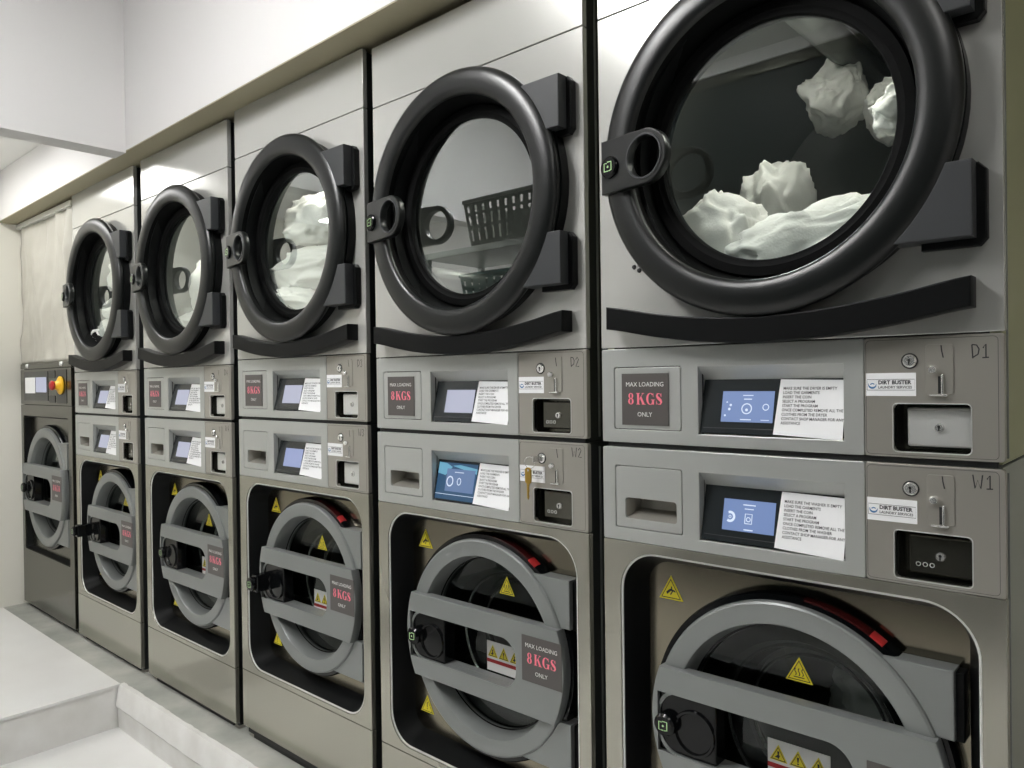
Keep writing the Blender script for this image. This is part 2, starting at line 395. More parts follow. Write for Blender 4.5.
def tri_pts(cx, cz, w, h): return [(cx - w / 2, cz), (cx + w / 2, cz), (cx, cz + h)]
def warning(parent, cx, cz, w, y, kind, name='warning_triangle'):
    h = w * 0.90
    t = obj(name, cached(('tri', w), lambda: plate([tri_pts(0, 0, w, h)], 0, 0.0008)), 'yellow', parent, (cx, y, cz))
    def pic():
        P = []
        a, b = tri_pts(0, h * 0.055, w * 0.84, h * 0.82), tri_pts(0, h * 0.09, w * 0.74, h * 0.72)
        for i in range(3): P.append([a[i], a[(i + 1) % 3], b[(i + 1) % 3], b[i]])
        if kind == 'heat':
            for q in (-0.13, 0, 0.13): P += stroke_polys([(w * (q + 0.03 * math.sin(k * 1.3)), h * (0.24 + 0.06 * k)) for k in range(6)], w * 0.035)
            P.append(rect(-w * .2, w * .2, h * .16, h * .2))
        elif kind == 'bang':
            P.append([(-w * .035, h * .62), (w * .035, h * .62), (w * .02, h * .30), (-w * .02, h * .30)]); P.append(circ(0, h * .21, w * .035, 8))
        else:
            P.append([(-w * .2, h * .30), (-w * .02, h * .46), (w * .18, h * .40), (w * .2, h * .33), (0, h * .36), (-w * .16, h * .20)])
            P += stroke_polys([(-w * .02, h * .2), (w * .06, h * .34), (w * .02, h * .55)], w * .05)
        return flat_polys(P, 0)
    if parent.parent is None or parent.parent.parent is None:
        obj('pictogram', cached(('pic', w, kind), pic), 'ink', t, (0, -0.0004, 0))
    return t

# ------------------------------------------------------------------ control fascia shared by dryers and washers
W = 0.6563; GAPZ = 0.0008
NOTE = 'MAKE SURE THE %s IS EMPTY\nLOAD THE GARMENTS\nINSERT THE COIN\nSELECT A PROGRAM\nSTART THE PROGRAM\nONCE COMPLETED REMOVE ALL THE\nCLOTHES FROM THE %s\nCONTACT SHOP MANAGER FOR ANY\nASSISTANCE'
SX0, SX1, SZ0, SZ1, SD = 0.203, 0.447, -0.1545, -0.0375, 0.024    # screen opening, depth at its top
def screen_y(z): return 0.003 + (SD - 0.003) * (z - (SZ0 + 0.003)) / (-0.060 - (SZ0 + 0.003))
TILT = math.atan2(SD - 0.003, -0.060 - (SZ0 + 0.003))
def fascia(t, zt, dryer, mark, disp, box_m):
    """zt: height of the panel's top edge in the machine's own frame"""
    k = 'D' if dryer else 'W'
    fr = obj('control_fascia', cached('fas' + k, lambda: plate([rrect(0.0005, 0.4765, -0.1755, -0.001, 0.003, 3), rect(SX0, SX1, SZ0, SZ1), rrect(0.028, 0.170, -0.1515, -0.035, 0.004, 3)], 0, 0.012, 0.0012)), 'fascia', t, (0, 0, zt))
    cov = obj('cover_plate' if dryer else 'detergent_drawer', cached('cov' + k, lambda: plate([rrect(0.0296, 0.1684, -0.1499, -0.0366, 0.004, 3)] + ([] if dryer else [rrect(0.050, 0.158, -0.133, -0.094, 0.006, 4)]), 0.0003, 0.010, 0.0008)), 'fascia', t, (0, 0, zt))
    if not dryer:
        def grip():
            bm = bmesh.new()
            A = [(0.050, -0.133), (0.158, -0.133), (0.158, -0.094), (0.050, -0.094)]
            f = [bm.verts.new((x, 0.004, z)) for x, z in A]; b = [bm.verts.new((x, y, z)) for (x, z), y in zip([(0.058, -0.118), (0.150, -0.118), (0.150, -0.094), (0.058, -0.094)], (0.040, 0.040, 0.045, 0.045))]
            for i in range(4): bm.faces.new((f[i], f[(i + 1) % 4], b[(i + 1) % 4], b[i]))
            bm.faces.new(b); return fin(bm, 'grip')
        obj('finger_recess', cached('grip', grip), 'coin', cov)
    def bez():
        bm = bmesh.new(); e = 0.0005
        z2 = -0.060; y2 = SD
        v = lambda x, y, z: bm.verts.new((x, y, z))
        a, b, c, d = v(SX0 + e, 0.002, SZ1), v(SX1 - e, 0.002, SZ1), v(SX1 - e, y2, z2), v(SX0 + e, y2, z2)
        bm.faces.new((a, b, c, d))
        g, h = v(SX0 + e, 0.002, SZ0 + e), v(SX1 - e, 0.002, SZ0 + e)
        bm.faces.new((a, d, g)); bm.faces.new((b, h, c))
        return fin(bm, 'bez')
    obj('screen_bezel', cached('bez', bez), 'fascia', t, (0, 0, zt))
    H = math.hypot(SD - 0.003, -0.060 - (SZ0 + 0.003))
    scr = obj('touch_screen', cached('scr', lambda: box(0, SX1 - SX0 - 0.002, 0, 0.004, 0, H)), 'film', t, (SX0 + 0.001, 0.003, zt + SZ0 + 0.003), (-TILT, 0, 0))
    scr['label'] = 'dark recessed touch screen'
    y = -0.0008
    if disp == 'wave':
        d = obj('display', cached('dispw', lambda: box(0.004, 0.131, -0.0006, 0, 0.003, H - 0.006)), 'disp_navy', scr, (0, 0, 0))
        obj('display_wave', cached('wave', lambda: flat_polys([[(0.004, 0.062), (0.030, 0.058), (0.050, 0.078), (0.030, 0.086), (0.004, 0.088)], [(0.050, 0.081), (0.131, 0.066), (0.131, 0.078), (0.075, 0.084)]], 0)), 'disp_wave', scr, (0, y, 0))
        obj('display_window', cached('wind', lambda: flat_polys([rect(0.034, 0.126, 0.022, 0.074)], 0)), 'disp_dim', scr, (0, y - 0.0003, 0))
        obj('display_icon', cached('wico', lambda: flat_polys(stroke_polys([(0.048 + 0.010 * math.cos(a * PI / 6), 0.045 + 0.011 * math.sin(a * PI / 6)) for a in range(13)], 0.003) + stroke_polys([(0.078 + 0.006 * math.cos(a * PI / 4), 0.046 + 0.008 * math.sin(a * PI / 4)) for a in range(9)], 0.002) + [rect(0.06, 0.09, 0.066, 0.0675), rect(0.004, 0.131, 0.014, 0.0152)], 0)), 'disp_icon', scr, (0, y - 0.0006, 0))
    else:
        d = obj('display', cached('disp', lambda: box(0.037, 0.128, -0.0006, 0, 0.020, 0.073)), 'disp_' + disp, scr, (0, 0, 0))
        def icons():
            P = []
            rg = lambda cx, cz, r, w, a0=0, a1=2 * PI: P.extend(stroke_polys([(cx + r * math.cos(a0 + (a1 - a0) * i / 16), cz + r * math.sin(a0 + (a1 - a0) * i / 16)) for i in range(17)], w))
            if dryer:
                rg(0.082, 0.043, 0.0085, 0.0018); P.append(circ(0.082, 0.041, 0.0025, 8)); rg(0.115, 0.046, 0.005, 0.0014); P.append(circ(0.053, 0.049, 0.0022, 8)); P.append(circ(0.051, 0.042, 0.0024, 8)); P.append(circ(0.046, 0.054, 0.0014, 8)); P.append(circ(0.044, 0.031, 0.0018, 8))
                P.append(rect(0.074, 0.092, 0.0650, 0.0664)); P.append(rect(0.076, 0.090, 0.0585, 0.0602)); P.append(rect(0.072, 0.091, 0.0235, 0.0252)); P.append(rect(0.108, 0.122, 0.0235, 0.0246))
            else:
                rg(0.050, 0.043, 0.0075, 0.0042, -2.2, 2.0); rg(0.050, 0.043, 0.002, 0.0012)
                P.extend(stroke_polys([(0.077, 0.034), (0.089, 0.034), (0.089, 0.050), (0.077, 0.050), (0.077, 0.034)], 0.0015)); rg(0.083, 0.041, 0.0035, 0.0014)
                P.append(rect(0.072, 0.094, 0.0640, 0.0658)); P.append(rect(0.075, 0.091, 0.0575, 0.0590)); P.append(rect(0.076, 0.092, 0.0225, 0.0245))
            return flat_polys(P, 0)
        if disp in ('blue',): obj('display_icon', cached('ico' + k, icons), 'disp_icon', scr, (0, y, 0))
        obj('screen_lip', cached('slip', lambda: box(0.005, 0.135, -0.0008, 0, 0.0085, 0.0097)), 'hinge', scr)
    pp = obj('notice_sheet', cached('note', lambda: plate([[(0.131, 0.001), (0.2405, -0.004), (0.2405, H - 0.003), (0.137, H - 0.001)]], -0.0016, 0.0005)), 'paper', t, (SX0 + 0.001, 0.003, zt + SZ0 + 0.003), (-TILT, 0, 0))
    pp['label'] = 'white paper sheet of typed instructions'
    nm = 'DRYER' if dryer else 'WASHER'
    obj('lettering', cached('note' + k, lambda: text_mesh(NOTE % (nm, nm), 0.0065, 'LEFT', line=1.10, sx=0.88, bold=0.00006)), 'greyink', pp, (0.1425, -0.0022, H - 0.0185))
    # coin module
    cm = obj('coin_module', cached('coin', lambda: plate([rrect(0.4775, W - 0.0005, -0.1755, -0.001, 0.004, 3), rrect(0.517, 0.616, -0.167, -0.098, 0.006, 4)], 0.0, 0.012, 0.0012)), 'coin', t, (0, 0, zt))
    def line():
        return plate([rrect(0.4795, W - 0.0075, -0.1725, -0.0045, 0.006, 4), rrect(0.4801, W - 0.0081, -0.1719, -0.0051, 0.0055, 4)], -0.0002, 0.0004)
    obj('module_groove', cached('cmline', line), 'greyink', cm)
    def cav():
        bm = bmesh.new(); x0, x1, z0, z1 = 0.517, 0.616, -0.167, -0.098
        f = [bm.verts.new((x, 0.004, z)) for x, z in rect(x0, x1, z0, z1)]; b = [bm.verts.new((x, 0.034, z)) for x, z in rect(x0, x1, z0, z1)]
        for i in range(4): bm.faces.new((f[i], f[(i + 1) % 4], b[(i + 1) % 4], b[i]))
        bm.faces.new(b); return fin(bm, 'cav')
    obj('coin_recess', cached('cav', cav), 'darksteel', cm)
    obj('recess_lip', cached('clip', lambda: plate([rrect(0.5155, 0.6175, -0.1685, -0.0965, 0.007, 4), rrect(0.517, 0.616, -0.167, -0.098, 0.006, 4)], -0.0008, 0.002, 0.0004)), 'edge', cm)
    cb = obj('coin_box', cached('cbox', lambda: box(0.532, 0.6155, 0.014, 0.034, -0.160, -0.1035, 0.003)), box_m, cm)
    obj('coin_lock', cached('clock', lambda: lathe([(0.0, 0.010), (0.0055, 0.010), (0.0065, 0.0145)], 0.574, -0.132, 20)), 'chrome', cm)
    obj('keyhole', cached('ckey', lambda: flat_polys([circ(0.574, -0.1305, 0.0019, 10), rect(0.5732, 0.5748, -0.1365, -0.1305)], 0.0095)), 'dark', cm)
    if box_m == 'darksteel':
        obj('coin_marks', cached('cmarks', lambda: flat_polys([q for i in range(3) for q in stroke_polys([(0.545 + i * 0.009 + 0.003 * math.cos(a * PI / 4), -0.146 + 0.003 * math.sin(a * PI / 4)) for a in range(9)], 0.0012)], 0.0136)), 'edge', cm)
    obj('module_lock', cached('mlock', lambda: lathe([(0.0, -0.004), (0.0075, -0.004), (0.0095, -0.0015), (0.0095, 0.001)], 0.5395, -0.0360, 24)), 'chrome', cm)
    obj('lock_ring', cached('mring', lambda: lathe([(0.0095, -0.0015), (0.0112, -0.0012), (0.0115, 0.001)], 0.5395, -0.0360, 24)), 'dark', cm)
    obj('keyhole', cached('mkey', lambda: flat_polys([circ(0.5395, -0.0345, 0.002, 10), rect(0.5386, 0.5404, -0.0415, -0.0345)], -0.0045)), 'dark', cm)
    obj('coin_plate', cached('cplate', lambda: plate([rrect(0.5605, 0.5955, -0.0845, -0.0135, 0.004, 4)], -0.0016, 0.0018, 0.0006)), 'coin', cm)
    obj('coin_slot', cached('cslot', lambda: box(0.5765, 0.5803, -0.0030, -0.001, -0.083, -0.0585)), 'dark', cm)
    obj('slot_cheek', cached('ccheek', lambda: box(0.5805, 0.5835, -0.0055, -0.001, -0.084, -0.056, 0.001)), 'chrome', cm)
    obj('return_knob', cached('cknob', lambda: lathe([(0.0, -0.011), (0.0045, -0.011), (0.0062, -0.008), (0.0055, -0.004), (0.004, -0.001)], 0.5705, -0.0490, 20)), 'chrome', cm)
    obj('coin_lip', cached('cclip', lambda: box(0.5665, 0.5885, -0.007, -0.001, -0.0865, -0.0840, 0.0008)), 'chrome', cm)
    obj('marker_line', cached('cmk', lambda: flat_polys(stroke_polys([(0.5805, -0.0150), (0.5812, -0.0225), (0.5832, -0.0325)], 0.0016), -0.0022)), 'ink', cm)
    lb = obj('shop_label', cached('lab', lambda: box(-0.0338, 0.0338, -0.0008, 0, -0.0168, 0.0168)), 'paper', t, (0.5138, 0, zt - 0.0698))
    lb['label'] = 'white label reading DIRT BUSTER LAUNDRY SERVICES'
    obj('label_border', cached('labb', lambda: flat_polys(stroke_polys([(-0.0322, -0.0082), (0.0322, -0.0082), (0.0322, 0.0075), (-0.0322, 0.0075), (-0.0322, -0.0082)], 0.0006), 0)), 'greyink', lb, (0, -0.0012, 0))
    obj('lettering', cached('labt', lambda: text_mesh('DIRT BUSTER', 0.0078, 'LEFT', bold=0.0003, sx=0.96)), 'greyink', lb, (-0.0168, -0.0012, 0.0005))
    obj('lettering', cached('labt2', lambda: text_mesh('LAUNDRY SERVICES', 0.0052, 'LEFT', bold=0.0001, sx=0.98)), 'greyink', lb, (-0.0168, -0.0012, -0.0058))
    def logo():
        P = []
        for i in range(14):
            a, b = PI * 0.85 + i * PI * 1.25 / 14, PI * 0.85 + (i + 1) * PI * 1.25 / 14
            w0 = 0.0028 * math.sin(PI * (i + .3) / 14.6); w1_ = 0.0028 * math.sin(PI * (i + 1.3) / 14.6)
            P.append([(0.0058 * math.cos(a), 0.0058 * math.sin(a)), (0.0058 * math.cos(b), 0.0058 * math.sin(b)), ((0.0058 - w1_) * math.cos(b), (0.0058 - w1_) * math.sin(b)), ((0.0058 - w0) * math.cos(a), (0.0058 - w0) * math.sin(a))])
        P += stroke_polys([(-0.0028, 0.0006), (0.0, 0.0022), (0.003, 0.001)], 0.0016)
        return flat_polys(P, 0)
    obj('label_logo', cached('logo', logo), 'blue', lb, (-0.0250, -0.0012, -0.0005))
    if mark: hand(t, mark, 0.6175, -0.0004, zt - (0.0345 if dryer else 0.0290), 0.019)
    if dryer: load_sign(t, 0.0465, 0.1455, zt - 0.1425, zt - 0.0475, -0.0010)

LOGO_KEY = 'bracket'
def bracket_logo(parent, x, y, z, s):
    def mk():
        P = stroke_polys([(-0.2, 0.6), (-0.75, 0.6), (-0.75, -0.7), (0.1, -0.7)], 0.2) + stroke_polys([(0.2, -0.7), (0.75, -0.6), (0.75, 0.75), (-0.1, 0.75)], 0.2) + [circ(0, 0, 0.2, 10)]
        return flat_polys([[(a * 0.011, b * 0.011) for a, b in p] for p in P], 0)
    return obj('latch_logo', cached(LOGO_KEY, mk), 'green', parent, (x, y, z))

def shell(x0, x1, y0, y1, z0, z1):
    bm = bmesh.new(); t = 0.012
    add_box(bm, x0, x0 + t, y0, y1, z0, z1); add_box(bm, x1 - t, x1, y0, y1, z0, z1)
    add_box(bm, x0 + t, x1 - t, y1 - t, y1, z0, z1); add_box(bm, x0 + t, x1 - t, y0, y1 - t, z0, z0 + t); add_box(bm, x0 + t, x1 - t, y0, y1 - t, z1 - t, z1)
    return fin(bm, 'shell')

# ------------------------------------------------------------------ dryers
T, SE, B_, C_, E_, F_, G_ = 0.7790, 0.6279, -0.1766, -0.1841, -0.3597, -0.9690, -1.1457
DB = -C_                       # dryer frame: z = 0 at the top of the washer below
DC = (0.330, 0.3300 + DB)      # door centre
RING = [(0.258, -0.012), (0.276, -0.016), (0.2845, -0.023), (0.2895, -0.033), (0.2885, -0.039), (0.283, -0.0445), (0.273, -0.0485), (0.260, -0.0505), (0.248, -0.0505), (0.2390, -0.0490), (0.2345, -0.0465), (0.2320, -0.0430), (0.2312, -0.0380)]
def make_dryer(k, x, dz, label, mark, disp, box_m, body_m):
    t = thing('dryer', label, 'dryer', (x, 0, ZA + C_ + dz), 'tumble dryers stacked on the washers')
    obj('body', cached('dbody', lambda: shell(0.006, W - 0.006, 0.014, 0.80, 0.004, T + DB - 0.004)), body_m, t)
    obj('base_gasket', cached('dgask', lambda: box(0.010, W - 0.010, 0.006, 0.60, 0.0, 0.0075)), 'dark', t)
    obj('side_seam', cached('dseam', lambda: box(W - 0.006, W - 0.0035, 0.045, 0.049, 0.01, T + DB - 0.01)), 'doorgrey', t)
    obj('top_panel', cached('dtop', lambda: plate([rrect(0, W, SE + DB + 0.0012, T + DB, 0.002, 2)], 0, 0.014, 0.0012)), 'silver', t)
    obj('front_panel', cached('dfront', lambda: plate([rrect(0, W, DB + 0.0012, SE + DB - 0.0012, 0.002, 2), circ(DC[0], DC[1], 0.240, 64)], 0, 0.014, 0.0012)), 'silver', t)
    obj('seam_backing', cached('dback', lambda: plate([rect(0.02, W - 0.02, 0.01, T + DB - 0.02), rect(0.205, 0.445, 0.02, 0.150), rect(0.510, 0.625, 0.01, 0.09), circ(DC[0], DC[1], 0.230, 48)], 0.0143, 0.002)), 'dark', t)
    fascia(t, DB, True, mark, disp, box_m)
    # door
    d = obj('door', cached('dring', lambda: lathe(RING, DC[0], DC[1], 112, angle=1.2)), 'black', t)
    d['label'] = 'black rounded door ring'
    obj('door_throat', cached('dthroat', lambda: lathe([(0.2312, -0.038), (0.229, -0.022), (0.226, 0.004), (0.224, 0.016)], DC[0], DC[1], 96)), 'throat', d)
    obj('door_hub', cached('dhub', lambda: lathe([(0.272, -0.001), (0.272, -0.024), (0.240, -0.026), (0.2395, 0.012)], DC[0] + 0.018, DC[1], 72)), 'rubber', d)
    obj('glass_rim', cached('drim', lambda: lathe([(0.224, 0.012), (0.2205, 0.0045), (0.206, 0.0035), (0.201, 0.0065), (0.1955, 0.0065), (0.1935, 0.010), (0.1935, 0.020)], DC[0], DC[1], 96)), 'throat', d)
    obj('door_glass', cached('dglass', lambda: disc(0.1937, 0.012, DC[0], DC[1])), 'glass', d)['label'] = 'round clear door glass'
    for z0, z1 in ((0.127, 0.2295), (0.430, 0.532)):
        obj('hinge', cached(('dhinge', z0), lambda: plate([[(DC[0] + math.sqrt(0.284 ** 2 - (z + DB - DC[1]) ** 2), z + DB) for z in [z1 + (z0 - z1) * i / 10 for i in range(11)]] + [(0.628, z0 + DB), (0.628, z1 + DB)]], -0.043, 0.042, 0.002)), 'hinge', d)
        obj('hinge_base', cached(('dhb', z0), lambda: plate([[(0.56, z0 + DB - 0.010), (0.631, z0 + DB - 0.010), (0.640, z0 + DB), (0.640, z1 + DB - 0.010), (0.631, z1 + DB), (0.56, z1 + DB)]], -0.018, 0.017, 0.002)), 'rubber', d)
    # clasp: a bent bracket with a round finger hole, set over the ring
    def clasp():
        hx, hz, hr = 0.137, -0.0005, 0.0475
        out = [(0.0, -0.050), (0.055, -0.0485)] + [(0.098 + hr * math.cos(a), hz + hr * math.sin(a)) for a in [(-95 + 190 * i / 20) * PI / 180 for i in range(21)]] + [(0.055, 0.0475), (0.0, 0.0465)]
        me = plate([out, circ(0.098, hz, 0.0355, 36)], -0.0085, 0.017, 0.0022, smooth=True)
        return me
    cl = obj('clasp', cached('clasp', clasp), 'black', d, (DC[0] - 0.2845, -0.048, DC[1] - 0.003), (0, 0, -0.13))
    cl['label'] = 'black pull clasp with a round finger hole'
    obj('clasp_rim', cached('crim', lambda: lathe([(0.0400, -0.0080), (0.0385, -0.0105), (0.0360, -0.0105), (0.0350, -0.0070)], 0.098, -0.0005, 48)), 'hinge', d, (DC[0] - 0.2845, -0.048, DC[1] - 0.003), (0, 0, -0.13))
    obj('clasp_button', cached('cbtn', lambda: lathe([(0.0, -0.0150), (0.0165, -0.0150), (0.0195, -0.0125), (0.0200, -0.008), (0.0200, 0.004)], 0.022, -0.004, 28)), 'blackgloss', d, (DC[0] - 0.2845, -0.048, DC[1] - 0.003), (0, 0, -0.13))
    lg = bracket_logo(d, DC[0] - 0.2845 + 0.022 * 0.9915 - 0.0157 * 0.1296, -0.048 - 0.022 * 0.1296 - 0.0157 * 0.9915, DC[1] - 0.007, 1); lg.rotation_euler = (0, 0, -0.13)
    # curved kick strip under the door
    def grip():
        n = 28; up_, lo = [], []
        for i in range(n + 1):
            u = i / n; x = 0.036 + (0.624 - 0.036) * u
            q = (2 * u - 1) ** 2
            c = 0.017 + 0.0385 * q ** 0.95
            e = min(1.0, min(u, 1 - u) / 0.05); c = c - (1 - e) * 0.003
            up_.append((x, c + 0.0235 + DB)); lo.append((x, c - 0.0180 + DB))
        return plate([lo + up_[::-1]], -0.036, 0.0355, 0.0025, smooth=True)
    obj('curved_ledge', cached('ledge', grip), 'rubber', t)['label'] = 'black upward-curving ledge below the door'
    for q in ((0.076, 0.149), (0.087, 0.142)):
        obj('screw', cached('screw', lambda: lathe([(0, -0.003), (0.0035, -0.0025), (0.0045, 0.0)], 0, 0, 12)), 'dark', t, (q[0], 0, q[1] + DB))
    # drum
    obj('drum', cached('drum', lambda: lathe([(0.1945, 0.030), (0.222, 0.034), (0.232, 0.05), (0.285, 0.07), (0.285, 0.70), (0.0, 0.70)], DC[0], DC[1], 64, angle=0.7)), 'drum', t)
    obj('drum_fill_light', cached('dfill', lambda: box(DC[0] - 0.06, DC[0] + 0.06, 0.075, 0.100, DC[1] + 0.262, DC[1] + 0.272, 0.003)), 'drumfill', t)  # added glow, hidden behind the door ring, to brighten the laundry
    for i in range(3):
        a = PI / 2 + i * 2 * PI / 3
        obj('drum_vane', cached(('vane', i), lambda: (lambda bm: (add_tube(bm, [(DC[0] + 0.262 * math.cos(a), y, DC[1] + 0.262 * math.sin(a)) for y in (0.10, 0.66)], 0.03, 10), fin(bm, 'vane', True))[1])(bmesh.new())), 'drum', t)
    return t

# ------------------------------------------------------------------ washer door (used by the row of five and by the large one)
WC = (0.341, -0.655)
# sticker positions are measured from the nominal panel seam
def washer_door(t, Z, s, cx, cz, yo, latch, big=False, stick=(0.375, -0.545, 0.312, -0.662), sdz=0.0, red=False):
    """door assembly: all in the machine's frame, centre (cx, cz), scale s, y offset yo"""
    key = 'big' if big else 'std'
    X = lambda x: cx + (x - WC[0]) * s
    ZZ = lambda z: cz + (z - WC[1]) * s
    Y = lambda y: yo + y * s if big else yo + y
    d = obj('door', cached(('wring', key), lambda: lathe([(r * s, Y(y)) for r, y in [(0.230, 0.044), (0.2385, 0.040), (0.241, 0.028), (0.239, 0.0205), (0.2355, 0.0185), (0.207, 0.0190), (0.203, 0.0205), (0.201, 0.0245), (0.192, 0.070), (0.190, 0.074)]], cx, cz, 112, angle=0.5)), 'doorgrey', t)
    d['label'] = 'round grey washer door ring'
    obj('door_back', cached(('wback', key), lambda: lathe([(r * s, Y(y)) for r, y in [(0.235, 0.030), (0.250, 0.032), (0.2535, 0.038), (0.2535, 0.058), (0.19, 0.060)]], cx, cz, 96)), 'blackgloss', d)
    def bar():
        R = 0.2425 * s; z0, z1 = ZZ(-0.765) - cz, ZZ(-0.568) - cz
        def arc(za, zb, side, n=14):
            a0, a1 = math.asin(za / R), math.asin(zb / R)
            return [(cx + side * R * math.cos(a0 + (a1 - a0) * i / n), cz + R * math.sin(a0 + (a1 - a0) * i / n)) for i in range(n + 1)]
        out = arc(z0, z1, 1) + arc(z1, z0, -1)
        sz0, sz1 = ZZ(-0.724), ZZ(-0.612); r = 0.045 * s; xr = X(0.457); xl = X(0.1085)
        slot = [(xl, sz0)] + [(xr - r + r * math.cos(a), sz0 + r + r * math.sin(a)) for a in [(-90 + 90 * i / 8) * PI / 180 for i in range(9)]] + [(xr - r + r * math.cos(a), sz1 - r + r * math.sin(a)) for a in [(90 * i / 8) * PI / 180 for i in range(9)]] + [(xl, sz1)]
        return plate([out, slot], Y(0.006), 0.026 * s, 0.002, smooth=True)
    obj('crossbar', cached(('wbar', key), bar), 'doorgrey', d)['label'] = 'wide grey handle bar with a long slot'
    obj('slot_wall', cached(('wslotw', key), lambda: plate([rrect(X(0.107), X(0.461), ZZ(-0.728), ZZ(-0.608), 0.045 * s, 8), rrect(X(0.112), X(0.4555), ZZ(-0.7225), ZZ(-0.6135), 0.042 * s, 8)], Y(0.012), 0.040 * s, 0.0)), 'doorgrey', d)
    obj('door_glass', cached(('wglass', key), lambda: disc(0.192 * s, Y(0.068), cx, cz)), 'wglass', d)['label'] = 'dark round washer door glass'
    obj('inner_ring', cached(('wring2', key), lambda: lathe([(r * s, Y(y)) for r, y in [(0.191, 0.070), (0.160, 0.085), (0.148, 0.115), (0.152, 0.125), (0.156, 0.135), (0.132, 0.155), (0.128, 0.180)]], cx + 0.004, cz, 72)), 'rubber', d)
    obj('bowl_rim', cached(('wrim', key), lambda: lathe([(r * s, Y(y)) for r, y in [(0.149, 0.108), (0.145, 0.105), (0.142, 0.109), (0.145, 0.114)]], cx + 0.004, cz, 72, closed=True)), 'chrome', d)
    obj('bowl_rim', cached(('wrim2', key), lambda: lathe([(r * s, Y(y)) for r, y in [(0.121, 0.150), (0.117, 0.147), (0.114, 0.151), (0.117, 0.156)]], cx + 0.004, cz, 72, closed=True)), 'chrome', d)
    obj('wash_drum', cached(('wdrum', key), lambda: lathe([(0.126 * s, Y(0.180)), (0.22 * s, Y(0.2)), (0.22 * s, Y(0.55)), (0.0, Y(0.55))], cx, cz, 56, angle=0.7)), 'drum', t)
    # latch
    lo = latch
    obj('latch_housing', cached(('wlh', key), lambda: box(X(0.1095), X(0.222), Y(0.014), Y(0.050), ZZ(-0.7225), ZZ(-0.6135), 0.003)), 'blackgloss', d)
    obj('thumb_well', cached(('wtw', key), lambda: lathe([(r * s, Y(y)) for r, y in [(0.041, 0.014), (0.040, 0.009), (0.036, 0.009), (0.034, 0.0135), (0.0, 0.013)]], X(0.180), ZZ(-0.676), 40)), 'blackgloss', d)
    obj('latch_dial', cached(('wdial', key, lo), lambda: lathe([(r * s, y) for r, y in [(0.0, Y(-0.004) - lo), (0.0165, Y(-0.004) - lo), (0.0205, Y(0.0) - lo), (0.0205, Y(0.006) - lo), (0.013, Y(0.010) - lo), (0.013, Y(0.030))]], X(0.1275), ZZ(-0.671), 28)), 'blackgloss', d)
    if lo > 0.02:
        obj('latch_arm', cached(('warm', key, lo), lambda: box(X(0.116), X(0.146), Y(0.010) - lo, Y(0.020), ZZ(-0.697), ZZ(-0.645), 0.005)), 'blackgloss', d)
    bracket_logo(d, X(0.1275), Y(-0.0046) - lo, ZZ(-0.671), 1)
    for z0, z1 in ((-0.568, -0.467), (-0.868, -0.762)):
        obj('hinge', cached(('wh', key, z0), lambda: plate([[(cx + math.sqrt((0.236 * s) ** 2 - (z - cz) ** 2), z) for z in [ZZ(z1) + (ZZ(z0) - ZZ(z1)) * i / 10 for i in range(11)]] + [(X(0.587), ZZ(z0)), (X(0.587), ZZ(z1))]], Y(0.0245), 0.036, 0.002)), 'doorgrey', d)
        obj('hinge_pin', cached(('whp', key, z0), lambda: box(X(0.555), X(0.598), Y(0.036), Y(0.066), ZZ(z0) - 0.004, ZZ(z1) - 0.004, 0.002)), 'rubber', d)
    rim = [(0.2480 * s, Y(0.0310)), (0.2510 * s, Y(0.0318)), (0.2542 * s, Y(0.0375)), (0.2542 * s, Y(0.0480))]
    if red: obj('red_label', cached(('wrl', key), lambda: lathe(rim, cx, cz, 20, a0=1.02, a1=1.45)), 'darkred', d)
    if red: obj('red_label', cached(('wrl2', key), lambda: lathe(rim, cx, cz, 8, a0=0.93, a1=1.02)), 'red', d)
    load_sign(t, X(0.4735), X(0.580), ZZ(-0.690) + sdz, ZZ(-0.5935) + sdz, Y(0.006) - 0.0006)
    warning(t, X(stick[0]), ZZ(stick[1]), 0.046 * s, Y(0.0670), 'heat')
    lw, lh = 0.106 * s, 0.068 * s
    wl = obj('warning_label', cached(('wlab', key), lambda: plate([rect(0, lw, -lh, 0)], 0, 0.0006)), 'white', t, (X(stick[2]), Y(0.0668), ZZ(stick[3])))
    wl['label'] = 'white warning label with three yellow triangles on the glass'
    w = 0.031 * s; h = w * 0.9
    for i, kd in enumerate(('hand', 'bang', 'hand')):
        px = lw * (0.18 + 0.32 * i); pz = -lh * 0.52
        obj('warning_triangle', cached(('wt', key), lambda: plate([tri_pts(0, 0, w, h)], 0, 0.0006)), 'yellow', wl, (px, -0.0008, pz))
        def pic():
            P = []
            a, b = tri_pts(0, h * 0.05, w * 0.84, h * 0.82), tri_pts(0, h * 0.10, w * 0.70, h * 0.70)
            for j in range(3): P.append([a[j], a[(j + 1) % 3], b[(j + 1) % 3], b[j]])
            P.append([(-w * .06, h * .60), (w * .06, h * .60), (w * .03, h * .30), (-w * .03, h * .30)]); P.append(circ(0, h * .2, w * .05, 8))
            if kd == 'hand': P.append([(-w * .2, h * .2), (w * .02, h * .45), (w * .1, h * .3), (w * .02, h * .2)])
            return flat_polys(P, 0)
        obj('pictogram', cached(('wtp', key, kd), pic), 'ink', wl, (px, -0.0012, pz))
    obj('red_band', cached(('wrb', key), lambda: flat_polys([rect(0, lw, -lh * 0.72, -lh * 0.60)], 0)), 'red', wl, (0, -0.0005, 0))
    return d

